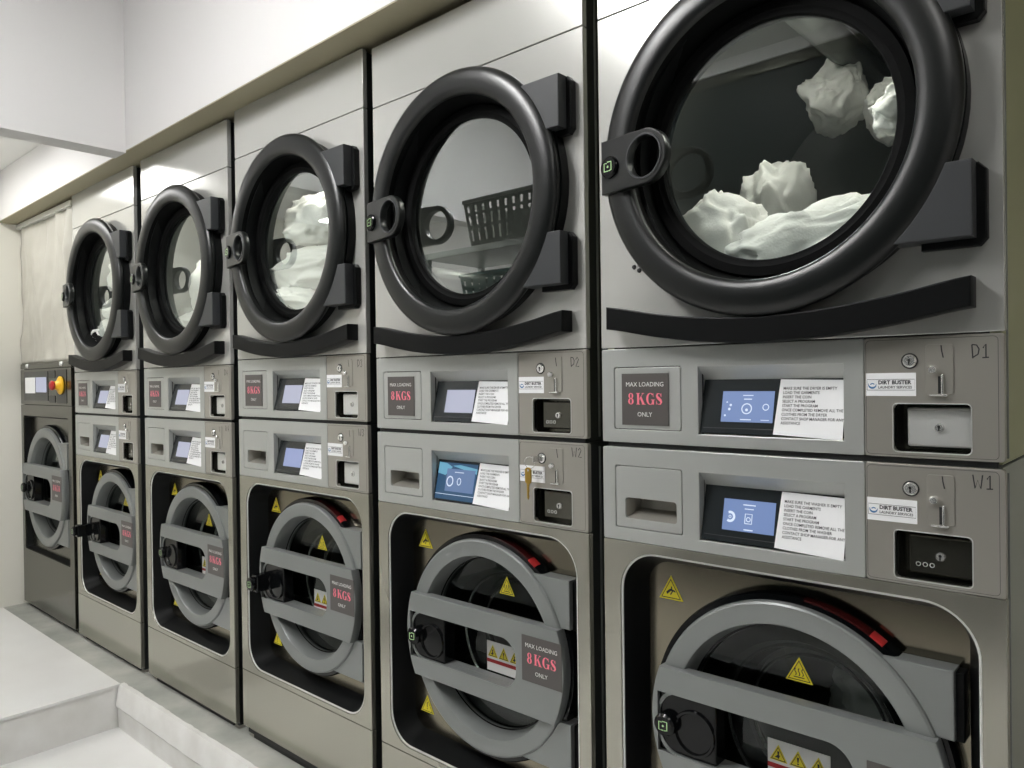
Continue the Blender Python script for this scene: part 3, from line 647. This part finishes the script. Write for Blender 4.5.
def loft(A, B, ya, yb):
    bm = bmesh.new()
    a = [bm.verts.new((x, ya, z)) for x, z in A]; b = [bm.verts.new((x, yb, z)) for x, z in B]; n = len(A)
    for i in range(n): bm.faces.new((a[i], a[(i + 1) % n], b[(i + 1) % n], b[i]))
    return fin(bm, 'loft', True, 0.6)

def make_washer(k, x, dz, label, mark, disp, box_m, latch, body_m):
    t = thing('washer', label, 'washer', (x, 0, 0), 'front loading washers under the dryers')
    Z = ZA + dz
    top = C_ + Z
    RX0, RX1, RZ0, RZ1 = 0.037, 0.626, -0.953 + Z, -0.3775 + Z
    kz = round(Z, 4)
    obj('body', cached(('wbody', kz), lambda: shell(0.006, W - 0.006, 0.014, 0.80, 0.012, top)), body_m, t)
    obj('side_seam', cached(('wseam', kz), lambda: box(W - 0.006, W - 0.0035, 0.045, 0.049, 0.03, top - 0.01)), 'doorgrey', t)
    obj('front_panel', cached(('wfront', kz), lambda: plate([rrect(0, W, F_ + Z + 0.0008, E_ + Z - 0.0008, 0.002, 2), rrect(RX0, RX1, RZ0, RZ1, 0.075, 12)], 0, 0.014, 0.0012)), 'steel', t)
    obj('lower_panel', cached(('wlow', kz), lambda: plate([rrect(0, W, G_ + Z, F_ + Z - 0.0006, 0.002, 2)], 0, 0.014, 0.0012)), 'steel', t)
    obj('kick_base', cached(('wkick', kz), lambda: box(0.035, W - 0.045, 0.016, 0.70, 0.0, G_ + Z + 0.03)), 'dark', t)
    for q in (0.008, W - 0.034):
        obj('foot', cached(('wfoot', kz, q), lambda: box(q, q + 0.026, 0.016, 0.06, 0.0, G_ + Z + 0.02, 0.002)), 'coin', t)
    obj('seam_backing', cached(('wsb', kz), lambda: plate([rect(0.02, W - 0.02, 0.03, top - 0.004), rect(0.02, W - 0.02, RZ0 - 0.005, E_ + Z + 0.004), rect(0.03, 0.18, top - 0.16, top - 0.03), rect(0.205, 0.445, top - 0.16, top - 0.035), rect(0.510, 0.625, top - 0.175, top - 0.09)], 0.0145, 0.002)), 'dark', t)
    fascia(t, top, False, mark, disp, box_m)
    obj('recess_trim', cached(('wtrim', kz), lambda: plate([rrect(RX0 - 0.0005, RX1 + 0.0005, RZ0 - 0.0005, RZ1 + 0.0005, 0.0755, 12), rrect(RX0 + 0.004, RX1 - 0.004, RZ0 + 0.004, RZ1 - 0.004, 0.071, 12)], 0.0025, 0.006, 0.0015, smooth=True)), 'edge', t)
    obj('recess_wall', cached(('wrecw', kz), lambda: loft(rrect(RX0 + 0.004, RX1 - 0.004, RZ0 + 0.004, RZ1 - 0.004, 0.071, 12), rrect(RX0 + 0.026, RX1 - 0.026, RZ0 + 0.026, RZ1 - 0.026, 0.045, 12), 0.005, 0.062)), 'rubber', t)
    c = (WC[0], WC[1] + Z)
    obj('recess_panel', cached(('wrecp', kz), lambda: plate([rrect(RX0 + 0.024, RX1 - 0.024, RZ0 + 0.024, RZ1 - 0.024, 0.045, 12), circ(c[0], c[1], 0.215, 56)], 0.061, 0.004)), 'inner', t)
    # the door meshes are shared, so they hang from an offset of the height difference only
    n0 = set(t.children)
    washer_door(t, ZA, 1.0, WC[0], WC[1] + ZA, 0.0, latch, stick=STICK[k], sdz=-0.030 if k == 0 else 0.0, red=k < 3)
    for o in list(t.children):
        if o not in n0: o.location.z += dz + (-0.013 if k == 0 else -0.003)
    warning(t, 0.110, -0.4730 + Z, 0.050, 0.0598, 'hand')
    warning(t, 0.108, -0.8850 + Z, 0.046, 0.0598, 'bang')
    return t

P_ = 0.70
STICK = [(0.348, -0.556, 0.292, -0.666), (0.376, -0.542, 0.311, -0.658), (0.346, -0.555, 0.302, -0.6765), (0.360, -0.555, 0.305, -0.67), (0.360, -0.555, 0.305, -0.67)]
DX = [0, .0084, .0131, .0094, -.0154]; DZ = [0, .0025, .0163, .0033, 0.0]
where = ['at the near end of the row', 'second from the near end', 'in the middle of the row', 'fourth from the near end', 'at the far end of the row, next to the large washer']
d_lab = ['dryer marked D1 with white laundry tumbling, nearest the camera', 'dryer marked D2 with an empty-looking drum reflecting a basket', 'dryer marked D3 packed with white laundry, middle of the row', 'fourth dryer from the near end, white laundry piled on the right', 'farthest dryer, above the washer touching the large standalone washer']
w_lab = ['washer marked W1 under dryer D1, nearest the camera', 'washer marked W2 with a brass key hanging from its lock', 'washer marked W3 under dryer D3, latch pulled out', 'fourth washer from the near end with white laundry inside', 'farthest stacked washer, its latch sticking out beside the large washer']
marks = ['1', '2', '3', '4', '']
d_disp = ['blue', 'pale', 'pale', 'pale', 'pale']; w_disp = ['blue', 'wave', 'mid', 'pale', 'pale']
d_box = ['edge', 'darksteel', 'edge', 'edge', 'darksteel']; w_box = ['darksteel', 'darksteel', 'edge', 'edge', 'darksteel']
latch = [0.0, 0.0, 0.040, 0.0, 0.058]
XS = [-k * P_ + DX[k] - W for k in range(5)]
for k in range(5):
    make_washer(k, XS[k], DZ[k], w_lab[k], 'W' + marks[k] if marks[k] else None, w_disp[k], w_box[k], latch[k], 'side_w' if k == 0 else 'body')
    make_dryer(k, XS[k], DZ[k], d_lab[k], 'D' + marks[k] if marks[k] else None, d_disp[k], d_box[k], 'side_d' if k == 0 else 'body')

# ------------------------------------------------------------------ the large washer at the far end
def make_large():
    x0 = -4.238; w = 0.722; H = ZA + 0.052
    t = thing('large_washer', 'large dark steel washer with emergency stop button beside the cream wall', 'washer', (x0, 0, 0))
    obj('body', shell(0.004, w - 0.004, 0.016, 0.78, 0.012, H - 0.004), 'body', t)
    obj('kick_base', box(0.03, w - 0.03, 0.02, 0.7, 0, 0.03), 'dark', t)
    for q in (0.01, w - 0.036): obj('foot', box(q, q + 0.026, 0.02, 0.06, 0, 0.02, 0.002), 'coin', t)
    obj('top_cap', box(0, w, 0.0, 0.78, H - 0.026, H, 0.003), 'darksteel', t)
    for q in (0.115, 0.60):
        obj('cap_screw', lathe([(0, -0.008), (0.008, -0.007), (0.011, 0.0), (0.011, 0.004)], q, H - 0.010, 16), 'white', t)
    z0, z1 = H - 0.200, H - 0.028
    obj('control_panel', plate([rrect(0.002, w - 0.002, z0, z1, 0.004, 3)], 0, 0.014, 0.0012), 'darksteel', t)
    s = obj('control_glass', plate([rect(0.06, 0.415, z0 + 0.02, z1 - 0.012)], -0.002, 0.003, 0.0005), 'film', t)
    obj('display', flat_polys([rect(0.245, 0.40, z0 + 0.060, z1 - 0.040)], -0.0030), 'disp_pale', s)
    obj('notice_sheet', box(0.085, 0.235, -0.0034, -0.0022, z0 + 0.055, z1 - 0.040), 'paper', t)
    for a, b, c, d in ((0.43, 0.515, z0 + 0.012, z0 + 0.045), (0.43, 0.515, z1 - 0.045, z1 - 0.010), (0.535, 0.665, z0 + 0.010, z1 - 0.008)):
        obj('dark_inlay', plate([rrect(a, b, c, d, 0.006, 3)], -0.002, 0.003, 0.0005), 'blackgloss', t)
    cx, cz = 0.595, z0 + 0.092
    st = obj('stop_collar', lathe([(0.0, -0.002), (0.040, -0.002), (0.042, -0.007), (0.037, -0.011), (0.026, -0.014), (0.020, -0.022), (0.018, -0.028), (0, -0.028)], cx, cz, 36), 'yellowknob', t)
    obj('stop_button', lathe([(0.0, -0.048), (0.015, -0.047), (0.021, -0.043), (0.022, -0.037), (0.019, -0.031), (0.014, -0.028)], cx, cz, 32), 'redknob', st)
    dz0, dz1 = ZA - 0.872, ZA - 0.205
    obj('front_panel', plate([rrect(0.0, w, 0.022, z0 - 0.002, 0.003, 2), rrect(0.036, w - 0.05, dz0, dz1, 0.012, 4)], 0, 0.014, 0.0015), 'darksteel', t)
    obj('recess_wall', loft(rrect(0.036, w - 0.05, dz0, dz1, 0.012, 4), rrect(0.044, w - 0.058, dz0 + 0.008, dz1 - 0.008, 0.010, 4), 0.006, 0.030), 'rubber', t)
    obj('recess_panel', plate([rect(0.040, w - 0.054, dz0 + 0.004, dz1 - 0.004), circ(0.362, ZA - 0.54, 0.245, 48)], 0.030, 0.004), 'darksteel', t)
    washer_door(t, ZA, 1.17, 0.362, ZA - 0.540, -0.028, 0.0, big=True)
    return t
make_large()

# ------------------------------------------------------------------ laundry
def towel(seed, rx, ry, rz, amp=0.26, sub=5):
    bm = bmesh.new(); bmesh.ops.create_icosphere(bm, subdivisions=sub, radius=1.0)
    off = Vector((seed * 13.7, seed * 5.3, seed * 9.1))
    for v in bm.verts:
        p = v.co.normalized()
        w = p + 0.35 * Vector((noise.noise(p * 2 + off), noise.noise(p * 2 - off), noise.noise(p * 2 + off * 2)))
        n1 = noise.noise(p * 1.3 + off); n3 = 1 - abs(noise.noise(w * 2.2 + off * 1.5)) * 2; n4 = 1 - abs(noise.noise(w * 5.0 + off * 3)) * 2
        fd = Vector((math.sin(seed), math.cos(seed * 2.1), math.sin(seed * 1.3 + 1))).normalized()
        fold = 1 - abs(math.sin(4.2 * w.dot(fd) + 2.2 * noise.noise(w * 1.5 + off) + seed))
        r = 0.97 + amp * (0.55 * (fold ** 1.5 - 0.3) + 0.8 * n1 + 0.30 * (n3 - 0.6) + 0.14 * (n4 - 0.6))
        q = Vector((math.copysign(abs(p.x) ** 0.8, p.x) * rx, math.copysign(abs(p.y) ** 0.8, p.y) * ry, math.copysign(abs(p.z) ** 0.8, p.z) * rz))
        v.co = q * r
    return fin(bm, 'towel', True)
def laundry(k, items, label, group, z_off=0.0):
    for i, (lx, ly, lz, rx, ry, rz, rot, lab) in enumerate(items):
        o = obj('towel', towel(k * 10 + i + 1, rx, ry, rz), 'cloth', None, (XS[k] + lx, ly, ZA + DZ[k] + lz), (0.2 * i, rot, 0.5 * i))
        tag(o, lab, 'towel', group)
g = 'white laundry in the dryers'
laundry(0, [(0.190, 0.115, 0.175, 0.100, 0.055, 0.100, 0.35, 'white crumpled towel at the lower left inside dryer D1'),
            (0.400, 0.135, 0.150, 0.180, 0.070, 0.092, -0.26, 'broad white towel lying at the bottom inside dryer D1'),
            (0.225, 0.30, 0.250, 0.075, 0.05, 0.120, -0.35, 'greyish towel leaning deep inside dryer D1'),
            (0.300, 0.42, 0.520, 0.070, 0.05, 0.060, 0.6, 'towel tumbling high up at the back inside dryer D1'),
            (0.400, 0.44, 0.470, 0.080, 0.05, 0.045, 0.25, 'towel tumbling towards the right at the back inside dryer D1'),
            (0.500, 0.14, 0.375, 0.035, 0.04, 0.065, 0.2, 'small white towel at the right edge of the glass of dryer D1')], '', g)
laundry(2, [(0.225, 0.175, 0.425, 0.150, 0.100, 0.085, 0.1, 'large white bundle filling the top of dryer D3'),
            (0.230, 0.160, 0.275, 0.160, 0.090, 0.070, -0.12, 'beige-white sheet across the middle of dryer D3'),
            (0.240, 0.130, 0.150, 0.130, 0.070, 0.055, 0.25, 'white towel at the bottom of dryer D3')], '', g)
laundry(3, [(0.270, 0.155, 0.290, 0.100, 0.085, 0.120, 0.45, 'tall white heap on the right inside the fourth dryer'),
            (0.200, 0.120, 0.150, 0.085, 0.060, 0.055, 0.0, 'low white towel on the left inside the fourth dryer'),
            (0.370, 0.100, 0.135, 0.090, 0.050, 0.060, 0.0, 'small white towel by the glass inside the fourth dryer')], '', g)
laundry(4, [(0.255, 0.150, 0.400, 0.115, 0.090, 0.080, 0.1, 'white bundle at the top inside the farthest dryer'),
            (0.240, 0.145, 0.270, 0.120, 0.085, 0.065, -0.3, 'white towel in the middle inside the farthest dryer'),
            (0.250, 0.120, 0.155, 0.120, 0.070, 0.060, 0.2, 'white towel at the bottom inside the farthest dryer')], '', g)
laundry(3, [(0.40, 0.30, -0.620, 0.11, 0.09, 0.12, 0.2, 'white laundry inside the fourth washer')], '', 'laundry in the washers')
laundry(0, [(0.45, 0.26, -0.640, 0.12, 0.08, 0.08, 0.2, 'laundry inside washer W1')], '', 'laundry in the washers')

# ------------------------------------------------------------------ brass key in the lock of washer W2
kx, kz = XS[1] + 0.5395, ZA + C_ + DZ[1] - 0.036
kt = thing('key', 'brass key hanging by a ring from the lock of washer W2', 'key', (kx, -0.012, kz))
obj('lock_key', box(-0.0012, 0.0012, -0.016, 0.007, -0.006, 0.006, 0.0005), 'chrome', kt)
bmk = bmesh.new(); add_tube(bmk, [(-0.014 + 0.014 * math.cos(a * PI / 12), -0.010, -0.008 + 0.012 * math.sin(a * PI / 12)) for a in range(25)], 0.0008, 6)
obj('key_ring', fin(bmk, 'ring', True), 'chrome', kt)
obj('key_bow', plate([rrect(-0.026, -0.010, -0.052, -0.018, 0.007, 6), circ(-0.018, -0.024, 0.0028, 12)], -0.012, 0.003, 0.0006), 'brass', kt)
obj('key_blade', plate([[(-0.0215, -0.052), (-0.0150, -0.052), (-0.0165, -0.060), (-0.0155, -0.066), (-0.0170, -0.072), (-0.0160, -0.078), (-0.0185, -0.084), (-0.0205, -0.080)]], -0.0115, 0.002), 'brass', kt)

# ------------------------------------------------------------------ plastic sheet hung above the large washer
def sheet():
    bm = bmesh.new(); nx, nz = 60, 40; x0, x1 = XL + 0.004, XS[4] - 0.012; z0, z1 = ZA + 0.054, soffit(-3.9) - 0.035
    G = []
    for j in range(nz + 1):
        row = []
        for i in range(nx + 1):
            u, v = i / nx, j / nz
            fold = (0.012 * math.sin(u * 34 + 1.5 * math.sin(v * 5)) * max(0, (u - 0.42)) * 1.7 + 0.006 * math.sin(u * 9 + v * 3) + 0.012 * noise.noise(Vector((u * 5, v * 4, 2))) + 0.006 * noise.noise(Vector((u * 14, v * 9, 7))))
            row.append(bm.verts.new((x0 + (x1 - x0) * u, 0.012 + fold, z0 + (z1 - z0) * v)))
        G.append(row)
    for j in range(nz):
        for i in range(nx): bm.faces.new((G[j][i], G[j][i + 1], G[j + 1][i + 1], G[j + 1][i]))
    me = fin(bm, 'sheet', True); return me
sh = tag(obj('plastic_sheet', sheet(), 'plastic'), 'wrinkled off-white plastic sheet hanging above the large washer', 'sheet')
sm = sh.modifiers.new('thickness', 'SOLIDIFY'); sm.thickness = 0.002
rl = tag(obj('curtain_rail', box(XL + 0.002, XS[4] - 0.012, -0.004, 0.040, soffit(-3.9) - 0.036, soffit(-3.9) - 0.012, 0.003), 'edge'), 'pale rail holding the plastic sheet under the bulkhead', 'rail')

# ------------------------------------------------------------------ rack with laundry baskets across the aisle (seen in the door glass)
RZ = 1.735
rk = thing('storage_rack', 'steel rack with laundry baskets, reflected in the glass of dryer D2', 'rack', (-2.27, -1.50, FLOOR))
for sx in (-0.37, 0.37):
    for sy in (-0.19, 0.19):
        obj('upright', box(sx - 0.014, sx + 0.014, sy - 0.014, sy + 0.014, 0, RZ - FLOOR - 0.002, 0.002), 'rack', rk)
for z in (RZ - FLOOR, RZ - FLOOR - 0.34, RZ - FLOOR - 0.80, 0.25):
    obj('shelf', box(-0.38, 0.38, -0.20, 0.20, z - 0.03, z, 0.003), 'rack', rk)
def basket(name, label, x, y, z, w, d, h, m):
    t = thing(name, label, 'basket', (x, y, z), 'laundry baskets on the rack')
    def wall(n, w0, w1, x_dir, off):
        bm = bmesh.new(); rows = [0.0, 0.14, 0.40, 0.48, 0.70, 0.76, 0.90, 1.0]
        def pt(u, v, o):
            a = (w0 + (w1 - w0) * v) * (u - 0.5); b = off[0] + (off[1] - off[0]) * v
            b += o * (1 if off[0] > 0 else -1)
            return (a, b, v * h) if x_dir else (b, a, v * h)
        us = [0.0]
        for i in range(n): us += [(i + 0.33) / n, (i + 0.67) / n]
        us.append(1.0)
        V = [[[bm.verts.new(pt(u, v, o)) for u in us] for v in rows] for o in (0, 0.004)]
        for j in range(len(rows) - 1):
            for i in range(len(us) - 1):
                if i % 2 == 1 and j in (1, 3, 5): continue
                for q in (0, 1): bm.faces.new((V[q][j][i], V[q][j][i + 1], V[q][j + 1][i + 1], V[q][j + 1][i]))
        return fin(bm, 'wall')
    k = 0.86
    for s in (-1, 1):
        obj('side', wall(9, w * k, w, True, (s * d * k / 2, s * d / 2)), m, t); obj('side', wall(6, d * k, d, False, (s * w * k / 2, s * w / 2)), m, t)
    obj('base', box(-w * k / 2, w * k / 2, -d * k / 2, d * k / 2, 0, 0.006), m, t)
    obj('rim', plate([rrect(-w / 2 - .012, w / 2 + .012, -d / 2 - .012, d / 2 + .012, 0.02), rrect(-w / 2, w / 2, -d / 2, d / 2, 0.015)], 0, 0.016, 0.002), m, t, (0, 0, h + 0.008), (-PI / 2, 0, 0))
    return t
basket('laundry_basket', 'grey slotted laundry basket on top of the rack', -2.17, -1.47, RZ, 0.44, 0.30, 0.215, 'basket')
basket('laundry_basket', 'dark teal slotted laundry basket on the second shelf of the rack', -2.20, -1.47, RZ - 0.34, 0.44, 0.30, 0.21, 'teal')
